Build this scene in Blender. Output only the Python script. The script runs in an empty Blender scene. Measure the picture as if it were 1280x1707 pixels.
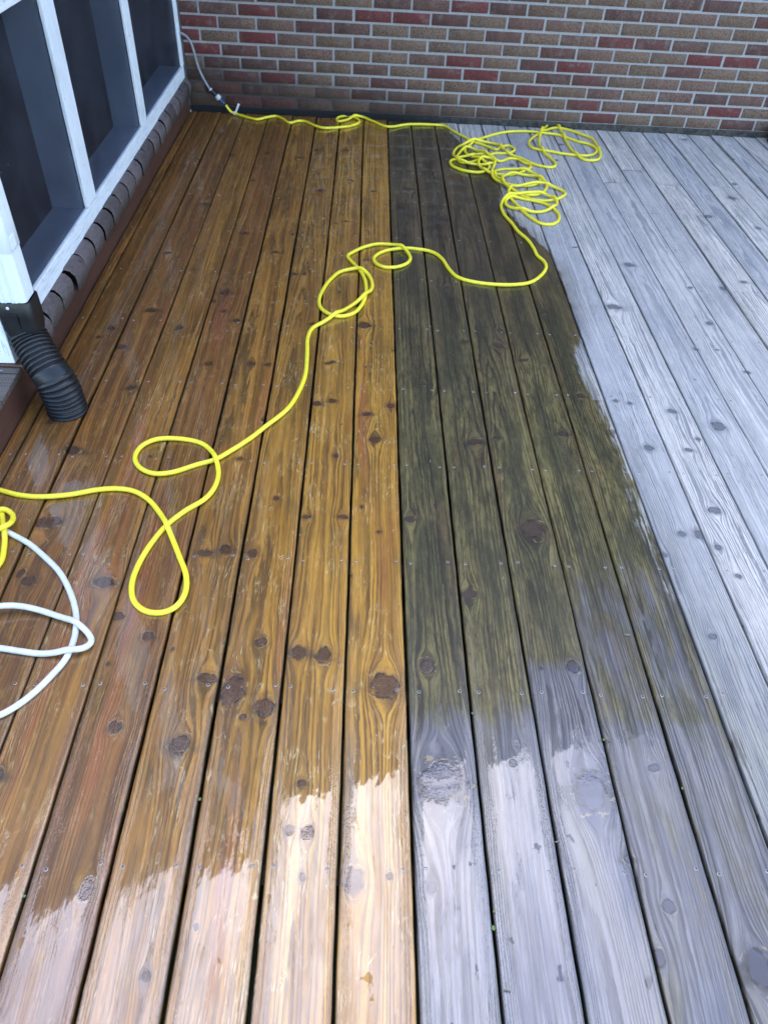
import bpy, bmesh, math, random
import numpy as np
from mathutils import Vector, Matrix

random.seed(7); rng = np.random.default_rng(11)
S = bpy.context.scene
C = S.collection

# ------------------------------------------------------------------ camera
CAM_H = 1.52627621
R_ = np.array([0.99889602, -0.00820619, 0.04625361])
U_ = np.array([-0.02728564, 0.70014401, 0.71348011])
F_ = np.array([0.03823914, 0.7139545, -0.69914715])
FPX = 1251.605
cam = bpy.data.objects.new('camera', bpy.data.cameras.new('camera'))
C.objects.link(cam)
M = Matrix((R_, U_, -F_)).transposed().to_4x4()
M.translation = Vector((0, 0, CAM_H))
cam.matrix_world = M
cam.data.sensor_fit = 'HORIZONTAL'; cam.data.sensor_width = 36.0
cam.data.lens = FPX / 1280.0 * 36.0
cam.data.clip_start = 0.02; cam.data.clip_end = 500
cam.data.dof.use_dof = True; cam.data.dof.focus_distance = 1.95; cam.data.dof.aperture_fstop = 9.0
S.camera = cam

# ------------------------------------------------------------------ light
SUN_EL, SUN_AZ = math.radians(63), math.radians(-4)      # azimuth from +Y towards +X
w = bpy.data.worlds.new('World'); S.world = w; w.use_nodes = True
nt = w.node_tree; bgn = nt.nodes['Background']
sky = nt.nodes.new('ShaderNodeTexSky'); sky.sky_type = 'NISHITA'; sky.sun_disc = False
sky.sun_elevation = SUN_EL; sky.sun_rotation = SUN_AZ
sky.air_density = 1.0; sky.dust_density = 0.8; sky.ozone_density = 1.0
nt.links.new(sky.outputs['Color'], bgn.inputs['Color']); bgn.inputs['Strength'].default_value = 0.15
sl = bpy.data.lights.new('sun', 'SUN'); sl.energy = 0.62; sl.angle = math.radians(80); sl.color = (0.92, 0.87, 1.0)
so = bpy.data.objects.new('sun', sl); C.objects.link(so)
sd = Vector((math.sin(SUN_AZ) * math.cos(SUN_EL), math.cos(SUN_AZ) * math.cos(SUN_EL), math.sin(SUN_EL)))
so.rotation_euler = sd.to_track_quat('Z', 'Y').to_euler(); so.location = (0, 0, 12)
S.view_settings.view_transform = 'Standard'; S.view_settings.look = 'None'
S.view_settings.exposure = 2.4; S.view_settings.gamma = 1.0

# ------------------------------------------------------------------ measuring helpers
def ray(px, py):
    d = R_ * (px - 640.0) + U_ * (853.5 - py) + F_ * FPX
    return d
def gnd(px, py, z=0.0):
    d = ray(px, py); t = (z - CAM_H) / d[2]
    return np.array([d[0] * t, d[1] * t])

# ------------------------------------------------------------------ scene helpers
def tag(o, label=None, cat=None, group=None, kind=None):
    if label: o['label'] = label
    if cat: o['category'] = cat
    if group: o['group'] = group
    if kind: o['kind'] = kind
    return o
def empty(name, loc=(0, 0, 0)):
    o = bpy.data.objects.new(name, None); C.objects.link(o); o.location = loc; o.empty_display_size = .1
    return o
def link(name, me, mat=None, parent=None):
    o = bpy.data.objects.new(name, me); C.objects.link(o)
    for m_ in (mat if isinstance(mat, (list, tuple)) else [mat]):
        if m_: me.materials.append(m_)
    if parent:
        o.parent = parent
        o.matrix_parent_inverse = Matrix.Translation(-parent.location)
    return o
def from_bm(name, bm, mat, parent=None, smooth=False):
    me = bpy.data.meshes.new(name)
    bmesh.ops.recalc_face_normals(bm, faces=bm.faces)
    bm.to_mesh(me); bm.free()
    if smooth:
        me.polygons.foreach_set('use_smooth', [True] * len(me.polygons))
    return link(name, me, mat, parent)
def box(bm, x0, x1, y0, y1, z0, z1, bev=0.0, seg=2):
    vs = [bm.verts.new(p) for p in ((x0,y0,z0),(x1,y0,z0),(x1,y1,z0),(x0,y1,z0),(x0,y0,z1),(x1,y0,z1),(x1,y1,z1),(x0,y1,z1))]
    fs = [bm.faces.new([vs[i] for i in q]) for q in ((0,3,2,1),(4,5,6,7),(0,1,5,4),(1,2,6,5),(2,3,7,6),(3,0,4,7))]
    if bev > 0:
        es = set(e for f in fs for e in f.edges)
        bmesh.ops.bevel(bm, geom=list(es), offset=bev, segments=seg, affect='EDGES', profile=.5)
def boxobj(name, dims, mat, parent=None, bev=0.0):
    bm = bmesh.new(); box(bm, *dims, bev=bev); return from_bm(name, bm, mat, parent)
def grid_mesh(name, P, quads, smooth=True):
    me = bpy.data.meshes.new(name)
    me.vertices.add(len(P)); me.vertices.foreach_set('co', np.asarray(P, dtype=np.float32).ravel())
    q = np.asarray(quads, dtype=np.int32)
    me.loops.add(q.size); me.loops.foreach_set('vertex_index', q.ravel())
    me.polygons.add(len(q))
    me.polygons.foreach_set('loop_start', np.arange(0, q.size, 4, dtype=np.int32))
    me.polygons.foreach_set('loop_total', np.full(len(q), 4, dtype=np.int32))
    if smooth: me.polygons.foreach_set('use_smooth', np.ones(len(q), dtype=bool))
    me.update(calc_edges=True); me.validate()
    return me
def vattr(me, name, arr):
    a = me.attributes.new(name, 'FLOAT_VECTOR', 'POINT')
    a.data.foreach_set('vector', np.asarray(arr, dtype=np.float32).ravel())
def sstep(a, b, x):
    t = np.clip((x - a) / (b - a), 0, 1); return t * t * (3 - 2 * t)

# ------------------------------------------------------------------ node helper
class N:
    def __init__(s, name):
        s.m = bpy.data.materials.new(name); s.m.use_nodes = True; s.t = s.m.node_tree
        s.b = s.t.nodes['Principled BSDF']; s.out = s.t.nodes['Material Output']
    def set(s, node, k, v):
        if v is None: return
        if isinstance(v, bpy.types.NodeSocket): s.t.links.new(v, node.inputs[k])
        else: node.inputs[k].default_value = v
    def attr(s, n):
        a = s.t.nodes.new('ShaderNodeAttribute'); a.attribute_name = n; return a.outputs['Vector']
    def sep(s, v):
        n = s.t.nodes.new('ShaderNodeSeparateXYZ'); s.t.links.new(v, n.inputs[0]); return n.outputs
    def comb(s, x, y, z):
        n = s.t.nodes.new('ShaderNodeCombineXYZ')
        for i, v in enumerate((x, y, z)): s.set(n, i, v)
        return n.outputs[0]
    def math(s, op, a, b=0.0, c=0.0, clamp=False):
        n = s.t.nodes.new('ShaderNodeMath'); n.operation = op; n.use_clamp = clamp
        s.set(n, 0, a); s.set(n, 1, b); s.set(n, 2, c); return n.outputs[0]
    def scale(s, v, sx, sy, sz):
        n = s.t.nodes.new('ShaderNodeVectorMath'); n.operation = 'MULTIPLY'
        s.set(n, 0, v); n.inputs[1].default_value = (sx, sy, sz); return n.outputs[0]
    def noise(s, v, sc=5.0, det=2.0, rough=.5, dist=0.0, col=False):
        n = s.t.nodes.new('ShaderNodeTexNoise'); s.set(n, 'Vector', v)
        n.inputs['Scale'].default_value = sc; n.inputs['Detail'].default_value = det
        n.inputs['Roughness'].default_value = rough; n.inputs['Distortion'].default_value = dist
        return n.outputs['Color' if col else 'Fac']
    def voro(s, v, sc, feat='F1', rnd=1.0):
        n = s.t.nodes.new('ShaderNodeTexVoronoi'); n.feature = feat; s.set(n, 'Vector', v)
        n.inputs['Scale'].default_value = sc; n.inputs['Randomness'].default_value = rnd
        return n.outputs['Distance']
    def rng(s, v, a, b, c=0.0, d=1.0, smooth=True):
        n = s.t.nodes.new('ShaderNodeMapRange'); n.interpolation_type = 'SMOOTHSTEP' if smooth else 'LINEAR'
        s.set(n, 0, v); s.set(n, 1, a); s.set(n, 2, b); s.set(n, 3, c); s.set(n, 4, d); return n.outputs[0]
    def mix(s, f, a, b, mode='MIX'):
        n = s.t.nodes.new('ShaderNodeMix'); n.data_type = 'RGBA'; n.blend_type = mode; n.clamp_factor = True
        s.set(n, 0, f)
        for k, v in ((6, a), (7, b)):
            if isinstance(v, (tuple, list)): v = tuple(v) + ((1,) if len(v) == 3 else ())
            s.set(n, k, v)
        return n.outputs[2]
    def bump(s, h, st=.3, dist=.001, nrm=None):
        n = s.t.nodes.new('ShaderNodeBump'); s.set(n, 'Height', h); s.set(n, 'Strength', st); s.set(n, 'Distance', dist)
        if nrm is not None: s.set(n, 'Normal', nrm)
        return n.outputs[0]
    def obj(s):
        return s.t.nodes.new('ShaderNodeTexCoord').outputs['Object']
    def pos(s):
        return s.t.nodes.new('ShaderNodeNewGeometry').outputs['Position']
    def p(s, **k):
        for a, v in k.items():
            a = a.replace('_', ' ')
            if isinstance(v, (tuple, list)): v = tuple(v) + ((1,) if len(v) == 3 else ())
            s.set(s.b, a, v)

# ================================================================== MATERIALS
def mat_deck():
    n = N('deck_wood')
    g = n.attr('grain'); f1 = n.sep(n.attr('f1')); f2 = n.sep(n.attr('f2')); f3 = n.sep(n.attr('f3'))
    gs = n.sep(g); P = n.pos()
    ph, kd, edge = f1; sdw, dirt, tone = f2; silver, soak_shade, smudge = f3
    standing = n.sep(n.attr('f4'))[0]
    seed = gs[2]
    # --- rings (fine wobble keeps the lines from looking drawn)
    wob = n.noise(n.scale(g, 120, 9, 1), 1.0, 3.0, .6)
    ph2 = n.math('ADD', ph, n.math('MULTIPLY', n.math('SUBTRACT', wob, .5), 1.1))
    fr = n.math('FRACT', ph2)
    late = n.math('MULTIPLY', n.rng(fr, .35, .85), n.rng(fr, .90, 1.0, 1.0, 0.0))
    late = n.math('MULTIPLY', late, n.rng(n.noise(n.scale(g, 14, 3, 1), 1.0, 2.0), .30, .60, .42, 1.0))
    # --- fibres
    fib = n.noise(n.scale(g, 1500, 26, 7), 1.0, 4.0, .65)
    fib2 = n.noise(n.scale(g, 420, 6, 7), 1.0, 4.0, .6)
    streak = n.noise(n.scale(g, 60, 1.3, 3), 1.0, 3.0, .55)
    blot = n.noise(n.scale(g, 14, 3.0, 5), 1.0, 4.0, .55)
    blot2 = n.noise(n.scale(g, 30, 9, 9), 1.0, 5.0, .65)
    # cracks / checks
    crk = n.noise(n.scale(g, 260, 3.2, 2), 1.0, 2.0, .4)
    crack = n.math('MULTIPLY', n.rng(n.math('ABSOLUTE', n.math('SUBTRACT', crk, .5)), 0.0, .012, 1.0, 0.0),
                   n.rng(n.noise(n.scale(g, 9, 2.5, 11), 1.0, 2.0), .54, .66))
    # --- clean, wet honey wood
    c = n.mix(n.rng(streak, .3, .7), (.580, .278, .029), (.275, .113, .011))
    c = n.mix(n.rng(tone, 0.0, 1.0, 0.0, .88, False), c, n.mix(n.rng(streak, .35, .65), (.270, .098, .022), (.125, .042, .010)))
    c = n.mix(n.math('MULTIPLY', n.rng(blot, .50, .72), .55), c, (.140, .072, .010))
    c = n.mix(n.math('MULTIPLY', n.rng(blot2, .52, .75), .45), c, (.48, .27, .055))
    red = n.math('MULTIPLY', n.rng(n.noise(n.scale(g, 11, .9, 13), 1.0, 2.0), .58, .75), .6)
    c = n.mix(red, c, (.34, .085, .030))
    c = n.mix(n.math('MULTIPLY', late, .80), c, (.075, .034, .007))
    c = n.mix(n.math('MULTIPLY', n.rng(fib, .45, .70), .55), c, (.095, .046, .010))
    c = n.mix(n.math('MULTIPLY', n.rng(fib2, .55, .8), .3), c, (.40, .26, .09))
    # pale curved marks left by the washer's jet, lying across the grain
    cw = n.noise(n.scale(P, 44, 11, 1), 1.0, 1.5, .5, .7)
    cw2 = n.noise(n.scale(P, 85, 24, 1), 1.0, 1.0, .5, .5)
    l1 = n.rng(n.math('ABSOLUTE', n.math('SUBTRACT', cw, .5)), .002, .020, 1.0, 0.0)
    l2 = n.rng(n.math('ABSOLUTE', n.math('SUBTRACT', cw2, .56)), .002, .016, 1.0, 0.0)
    msk = n.rng(n.noise(n.scale(P, 9, 7, 1), 1.0, 3.0, .6), .47, .62)
    msk2 = n.rng(n.noise(n.scale(P, 40, 22, 3), 1.0, 2.0, .6), .44, .66)
    curl = n.math('MULTIPLY', n.math('MULTIPLY', n.math('MAXIMUM', l1, l2), msk), msk2)
    rag = n.math('MULTIPLY', n.rng(n.noise(n.scale(g, 300, 22, 17), 1.0, 3.0, .6), .57, .68),
                 n.rng(n.noise(n.scale(P, 12, 5, 5), 1.0, 2.0), .48, .62))
    c = n.mix(n.math('MULTIPLY', n.math('MAXIMUM', curl, n.math('MULTIPLY', rag, .9)), n.rng(tone, .3, 1.0, .70, .3)), c, (.66, .50, .24))
    # --- dirty, algae-covered wet wood
    mott = n.noise(n.scale(g, 95, 17, 1), 1.0, 6.0, .78)
    lowm = n.math('ADD', n.noise(n.scale(g, 13, 2.4, 1), 1.0, 4.0, .6), n.rng(edge, .008, .05, -.10, .06))
    d = n.mix(n.rng(streak, .3, .72), (.205, .158, .050), (.088, .066, .024))
    d = n.mix(n.math('MULTIPLY', n.rng(lowm, .42, .64), .85), d, (.048, .044, .018))
    d = n.mix(n.math('MULTIPLY', n.rng(n.noise(n.scale(P, 13, 3, 9), 1.0, 3.0), .56, .70), .5), d, (.16, .085, .035))
    d = n.mix(n.math('MULTIPLY', n.rng(mott, .46, .62), .70), d, (.022, .023, .009))
    d = n.mix(n.math('MULTIPLY', n.rng(mott, .36, .46, 1.0, 0.0), .35), d, (.20, .18, .085))
    d = n.mix(n.math('MULTIPLY', soak_shade, .8), d, n.mix(n.rng(lowm, .35, .65), (.105, .068, .032), (.036, .026, .015)))  # far olive boards: wetness and dimmer light both darken the colour
    d = n.mix(n.math('MULTIPLY', late, .9), d, (.018, .015, .007))
    d = n.mix(n.math('MULTIPLY', n.rng(fib, .45, .75), .4), d, (.035, .032, .018))
    # weathered silver-grey wet wood, near right, with bluish sky reflection in its colour
    sv = n.mix(n.rng(streak, .32, .68), (.175, .158, .148), (.070, .066, .074))
    sv = n.mix(n.math('MULTIPLY', n.rng(blot, .47, .66), .8), sv, (.045, .052, .085))
    sv = n.mix(n.math('MULTIPLY', n.rng(n.noise(n.scale(g, 11, 1.2, 23), 1.0, 3.0), .5, .68), .55), sv, (.20, .155, .085))
    sv = n.mix(n.math('MULTIPLY', n.rng(fib2, .46, .64), .6), sv, (.235, .215, .20))
    sv = n.mix(n.math('MULTIPLY', late, .95), sv, (.030, .027, .025))
    sv = n.mix(n.math('MULTIPLY', n.rng(fib, .45, .68), .65), sv, (.045, .042, .046))
    sfac = n.rng(n.math('ADD', silver, n.math('MULTIPLY', n.math('SUBTRACT', n.noise(n.scale(g, 40, 7, 2), 1.0, 4.0, .65), .5), .9)), .3, .7)
    d = n.mix(sfac, d, sv)
    dfac = n.rng(n.math('ADD', dirt, n.math('MULTIPLY', n.math('SUBTRACT', n.noise(n.scale(P, 18, 9, 1), 1.0, 4.0, .6), .5), .25)), .35, .65)
    wetc = n.mix(dfac, c, d)
    # --- dry weathered wood
    e = n.mix(n.rng(streak, .3, .7), (.80, .70, .575), (.54, .475, .395))
    e = n.mix(n.math('MULTIPLY', n.rng(fib2, .48, .68), .55), e, (.25, .24, .225))
    e = n.mix(n.math('MULTIPLY', n.rng(blot, .48, .7), .4), e, (.33, .32, .30))
    e = n.mix(n.math('MULTIPLY', n.rng(n.noise(n.scale(g, 12, 2.0, 41), 1.0, 5.0, .7), .52, .68), .5), e, (.27, .28, .225))
    e = n.mix(n.math('MULTIPLY', n.rng(blot2, .5, .7), .45), e, (.84, .76, .66))
    e = n.mix(n.math('MULTIPLY', late, .85), e, (.15, .148, .145))
    e = n.mix(n.math('MULTIPLY', n.rng(fib, .45, .70), .65), e, (.18, .185, .19))
    e = n.mix(n.math('MULTIPLY', n.rng(mott, .56, .68), .35), e, (.16, .165, .155))
    e = n.mix(n.math('MULTIPLY', tone, .7), e, (.30, .30, .31))
    # --- wet / dry front with a ragged edge running along the grain
    fn = n.math('ADD', n.math('MULTIPLY', n.math('SUBTRACT', n.noise(n.scale(g, 110, 9, 4), 1.0, 5.0, .7), .5), 1.9),
                n.math('MULTIPLY', n.math('SUBTRACT', n.noise(n.scale(P, 16, 9, 1), 1.0, 3.0, .6), .5), 1.2))
    wet = n.rng(n.math('ADD', sdw, n.math('MULTIPLY', fn, 1.2)), -.22, .22)
    damp = n.rng(n.math('ADD', sdw, n.math('MULTIPLY', fn, 1.6)), -3.5, .5)
    e = n.mix(n.math('MULTIPLY', damp, .70), e, n.mix(n.rng(n.noise(n.scale(g, 22, 2.2, 3), 1.0, 4.0, .6), .35, .65), (.26, .235, .17), (.12, .118, .115)))
    e = n.mix(n.math('MULTIPLY', n.math('MULTIPLY', damp, late), .6), e, (.07, .062, .05))
    col = n.mix(wet, e, wetc)
    # --- knots
    kn_n = n.math('ADD', kd, n.math('ADD', n.math('MULTIPLY', n.math('SUBTRACT', n.noise(n.scale(P, 150, 150, 1), 1.0, 3.0, .5), .5), .28), n.math('MULTIPLY', n.math('SUBTRACT', n.noise(n.scale(P, 52, 34, 1), 1.0, 2.0, .5), .5), 1.15)))
    halo = n.rng(kn_n, 1.0, 2.4, 1.0, 0.0)
    core = n.rng(kn_n, .82, 1.08, 1.0, 0.0)
    rim = n.math('MULTIPLY', n.rng(kn_n, .78, .95), n.rng(kn_n, 1.02, 1.25, 1.0, 0.0))
    kr = n.math('FRACT', n.math('MULTIPLY', n.math('ADD', kd, n.math('MULTIPLY', n.noise(n.scale(P, 90, 90, 1), 1.0, 2.0), .8)), 4.2))
    kcw = n.mix(n.rng(kr, .4, .9), (.085, .026, .008), (.014, .005, .003))
    kcw = n.mix(n.rng(n.noise(n.scale(P, 70, 70, 1), 1.0, 3.0), .45, .7), kcw, (.075, .032, .011))
    kcd = n.mix(n.rng(kr, .4, .9), (.15, .15, .155), (.07, .07, .074))
    kcw = n.mix(dfac, kcw, n.mix(.6, kcw, (.030, .028, .024)))
    kcw = n.mix(n.math('MULTIPLY', sfac, dfac), kcw, (.045, .05, .07))
    kc = n.mix(wet, kcd, kcw)
    col = n.mix(n.math('MULTIPLY', halo, .6), col, n.mix(.62, col, kc))
    smc = n.mix(wet, (.20, .205, .21), n.mix(dfac, (.055, .032, .014), (.020, .018, .014)))
    col = n.mix(n.math('MULTIPLY', n.rng(n.math('ADD', smudge, n.math('MULTIPLY', n.math('SUBTRACT', n.noise(n.scale(P, 30, 45, 1), 1.0, 4.0, .65), .5), 1.2)), .25, .9), n.rng(wet, 0, 1, .35, .75)), col, smc)
    col = n.mix(n.math('MULTIPLY', core, .86), col, kc)
    rimc = n.mix(wet, (.06, .06, .06), (.016, .009, .006))
    col = n.mix(n.math('MULTIPLY', rim, n.rng(n.noise(n.scale(P, 60, 60, 4), 1.0, 2.0), .42, .6, .25, .95)), col, rimc)
    arc = n.math('MULTIPLY', n.rng(n.math('ABSOLUTE', n.math('SUBTRACT', kn_n, 1.42)), .02, .10, 1.0, 0.0), wet)
    col = n.mix(n.math('MULTIPLY', n.math('MULTIPLY', arc, n.rng(n.noise(n.scale(P, 50, 50, 8), 1.0, 2.0), .5, .62)), .45), col, (.45, .32, .13))
    col = n.mix(n.math('MULTIPLY', crack, .8), col, (.03, .022, .014))
    # darker on the arrises and sides
    col = n.mix(n.rng(edge, .0, .004, .5, 0.0), col, n.mix(wet, (.16, .16, .16), (.05, .035, .015)))
    # --- relief
    rel = n.math('ADD', n.math('MULTIPLY', late, .55), n.math('MULTIPLY', n.math('SUBTRACT', 1.0, fib2), .35))
    rel = n.math('ADD', rel, n.math('MULTIPLY', fib, .30))
    rel = n.math('SUBTRACT', rel, n.math('MULTIPLY', crack, 2.5))
    rel = n.math('SUBTRACT', rel, n.math('MULTIPLY', rim, .35))
    rel = n.math('ADD', rel, n.math('MULTIPLY', n.math('MULTIPLY', n.math('FRACT', n.math('MULTIPLY', kr, 1.0)), core), .12))
    bs = n.mix(wet, (.55, .55, .55), (.32, .32, .32))
    nb = n.bump(rel, .65, .0011)
    # water film: smooth where it pools (board middles), broken by the grain at the edges
    pool = n.noise(n.scale(g, 44, 9, 31), 1.0, 5.0, .68)
    brk = n.math('ADD', n.rng(edge, .006, .030, .55, 0.0), n.math('MULTIPLY', n.math('SUBTRACT', pool, .5), 1.5))
    brk = n.math('ADD', brk, n.rng(kn_n, .8, 1.6, .18, 0.0))
    brk = n.rng(brk, .04, .34)
    film = n.math('SUBTRACT', 1.0, brk)
    swell = n.noise(n.scale(P, 24, 9, 1), 1.0, 3.0, .5)
    drops = n.voro(n.scale(P, 1, .8, 1), 260.0)
    fh = n.math('ADD', n.math('MULTIPLY', swell, 1.0), n.math('MULTIPLY', film, .30))
    fh = n.math('ADD', fh, n.math('MULTIPLY', n.math('MULTIPLY', rel, .55), n.math('ADD', n.math('MULTIPLY', brk, .9), .03)))
    fh = n.math('ADD', fh, n.math('MULTIPLY', n.math('MULTIPLY', n.rng(drops, .0, .5, 1.0, 0.0), brk), .5))
    nf = n.bump(fh, .6, .0012)
    # scraped-off spots where the film is missing
    hole = n.math('MULTIPLY', n.rng(n.noise(n.scale(P, 30, 17, 2), 1.0, 4.0, .55), .675, .69), 1.0)
    patch = n.rng(n.noise(n.scale(g, 26, 3.4, 51), 1.0, 5.0, .62), .32, .56, .58, 1.0)
    scr = n.rng(n.math('ADD', n.sep(n.attr('f4'))[1], n.math('MULTIPLY', n.math('SUBTRACT', n.noise(n.scale(P, 45, 30, 1), 1.0, 3.0, .6), .5), 1.5)), .62, .68, 1.0, .04)
    coatw = n.math('MULTIPLY', n.math('MULTIPLY', patch, scr), n.math('MULTIPLY', n.math('MULTIPLY', n.math('MULTIPLY', wet, standing), n.math('SUBTRACT', 1.0, n.math('MULTIPLY', hole, .85))), n.math('SUBTRACT', 1.0, n.math('MULTIPLY', brk, .25))))
    n.p(Base_Color=col, Roughness=n.rng(wet, 0, 1, .78, .42), Normal=nb,
        Specular_IOR_Level=n.rng(wet, 0, 1, .25, .45), Coat_Weight=coatw, Coat_IOR=1.76,
        Coat_Roughness=n.math('ADD', .035, n.math('MULTIPLY', brk, .16)), Coat_Normal=nf)
    return n.m

def mat_simple(name, col, rough=.5, metal=0.0, bump=0.0, bsc=60, var=.15, spec=.5, coat=0.0, stretch=(1, 1, 1)):
    n = N(name); o = n.obj(); v = n.scale(o, *stretch)
    ns = n.noise(v, bsc * .2, 4.0, .6)
    dark = tuple(x * (1 - var * 1.6) for x in col); lite = tuple(min(1, x * (1 + var)) for x in col)
    c = n.mix(n.rng(ns, .3, .7), dark, lite)
    k = dict(Base_Color=c, Roughness=n.rng(n.noise(v, bsc, 3.0), .3, .7, rough * .85, min(1, rough * 1.15)), Metallic=metal, Specular_IOR_Level=spec)
    if bump: k['Normal'] = n.bump(n.noise(v, bsc, 5.0, .65), bump, .002)
    if coat: k['Coat_Weight'] = coat; k['Coat_Roughness'] = .08
    n.p(**k); return n.m

def mat_white_wood(name='white_painted_wood', wear=.5, axis='Y'):
    n = N(name); o = n.pos()
    st = {'Y': (60, 4, 60), 'Z': (60, 60, 4), 'X': (4, 60, 60)}[axis]
    v = n.scale(o, *st)
    fib = n.noise(v, 3.0, 4.0, .65); crk = n.noise(v, 1.6, 3.0, .5)
    ck = n.rng(n.math('ABSOLUTE', n.math('SUBTRACT', crk, .5)), .0, .03, 1.0, 0.0)
    chip = n.math('MULTIPLY', n.rng(n.noise(n.scale(o, 80, 40, 80), 1.0, 5.0, .75), .62, .68), n.rng(n.noise(o, 9.0, 2.0), .5 - wear * .25, .75, 0.0, 1.0))
    c = n.mix(n.rng(fib, .3, .7), (.90, .92, .93), (.80, .83, .85))
    c = n.mix(n.math('MULTIPLY', ck, .35 * wear + .1), c, (.35, .37, .38))
    c = n.mix(chip, c, (.12, .11, .11))
    c = n.mix(n.rng(n.noise(o, 6.0, 4.0), .5, .75, 0.0, .35), c, (.50, .52, .52))
    h = n.math('SUBTRACT', fib, n.math('ADD', n.math('MULTIPLY', ck, .8), chip))
    n.p(Base_Color=c, Roughness=.55, Normal=n.bump(h, .6, .0015)); return n.m

def mat_brick():
    n = N('brick_face'); a = n.attr('tone'); s = n.sep(a); P = n.pos()
    band = n.noise(n.comb(n.math('ADD', n.math('MULTIPLY', s[0], 70), n.math('MULTIPLY', n.sep(P)[0], 22)), n.math('MULTIPLY', s[1], 50), 0.0), 1.0, 1.0)
    t = n.t.nodes.new('ShaderNodeValToRGB'); n.set(t, 'Fac', n.math('ADD', s[0], n.math('MULTIPLY', n.math('SUBTRACT', band, .5), .35)))
    cr = t.color_ramp; cr.interpolation = 'LINEAR'
    pts = [(0.0, (.175, .108, .068)), (.22, (.235, .148, .095)), (.42, (.200, .108, .078)), (.58, (.120, .060, .047)), (.74, (.165, .066, .052)), (.84, (.180, .048, .040)), (1.0, (.185, .038, .034))]
    cr.elements[0].position = 0; cr.elements[0].color = pts[0][1] + (1,); cr.elements[1].position = 1; cr.elements[1].color = pts[-1][1] + (1,)
    for p_, c_ in pts[1:-1]:
        e = cr.elements.new(p_); e.color = c_ + (1,)
    fine = n.noise(P, 130.0, 5.0, .7); big = n.noise(P, 24.0, 4.0, .65)
    c = n.mix(n.rng(fine, .42, .66), t.outputs[0], (.045, .032, .030))
    c = n.mix(n.math('MULTIPLY', n.rng(big, .5, .72), .5), c, (.19, .16, .13))
    c = n.mix(n.math('MULTIPLY', n.rng(fine, .25, .38, 1.0, 0.0), .6), c, (.26, .22, .19))
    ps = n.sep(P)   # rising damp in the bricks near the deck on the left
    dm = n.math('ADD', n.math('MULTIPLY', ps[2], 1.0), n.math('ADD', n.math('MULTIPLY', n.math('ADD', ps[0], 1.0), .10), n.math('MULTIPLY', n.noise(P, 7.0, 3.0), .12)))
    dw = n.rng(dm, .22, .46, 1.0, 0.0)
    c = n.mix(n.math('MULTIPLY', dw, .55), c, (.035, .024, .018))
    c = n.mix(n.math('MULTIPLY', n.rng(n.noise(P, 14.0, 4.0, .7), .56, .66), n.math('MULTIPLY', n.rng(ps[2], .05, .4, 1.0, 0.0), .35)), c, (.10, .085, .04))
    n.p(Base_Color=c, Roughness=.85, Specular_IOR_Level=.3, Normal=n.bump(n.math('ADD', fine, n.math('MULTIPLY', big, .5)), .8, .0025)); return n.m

def mat_mortar():
    n = N('mortar'); P = n.pos(); ps = n.sep(P)
    fine = n.noise(P, 180.0, 5.0, .7)
    c = n.mix(n.rng(fine, .35, .7), (.42, .40, .38), (.28, .27, .26))
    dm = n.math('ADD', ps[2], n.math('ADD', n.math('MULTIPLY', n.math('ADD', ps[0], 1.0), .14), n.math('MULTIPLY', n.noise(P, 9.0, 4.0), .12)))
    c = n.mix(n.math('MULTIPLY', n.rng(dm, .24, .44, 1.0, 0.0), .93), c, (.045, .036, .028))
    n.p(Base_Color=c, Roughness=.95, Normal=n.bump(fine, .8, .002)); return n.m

def mat_flash():
    n = N('mossy_ledge'); P = n.pos(); ps = n.sep(P)
    m1 = n.noise(P, 40.0, 5.0, .7)
    c = n.mix(n.rng(m1, .4, .65), (.085, .075, .058), (.025, .023, .018))
    c = n.mix(n.rng(ps[0], .1, .9, 1.0, 0.0), c, (.008, .008, .008))
    n.p(Base_Color=c, Roughness=.9, Normal=n.bump(m1, .8, .004)); return n.m

def mat_ledge():
    n = N('painted_brick_ledge'); P = n.pos(); a = n.sep(n.attr('tone'))
    f = n.noise(n.scale(P, 10, 60, 60), 2.0, 5.0, .7); g2 = n.noise(P, 30.0, 4.0, .6)
    c = n.mix(n.rng(a[0], 0, 1), (.080, .060, .056), (.150, .118, .112))
    c = n.mix(n.math('MULTIPLY', n.rng(f, .52, .7), .5), c, (.24, .215, .21))
    c = n.mix(n.math('MULTIPLY', n.rng(g2, .55, .7), .6), c, (.055, .042, .04))
    ck = n.rng(n.math('ABSOLUTE', n.math('SUBTRACT', n.noise(n.scale(P, 6, 60, 60), 1.2, 2.0), .5)), 0, .012, 1.0, 0.0)
    c = n.mix(n.math('MULTIPLY', ck, .7), c, (.02, .016, .016))
    n.p(Base_Color=c, Roughness=.5, Normal=n.bump(n.math('SUBTRACT', f, ck), .9, .003)); return n.m

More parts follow.
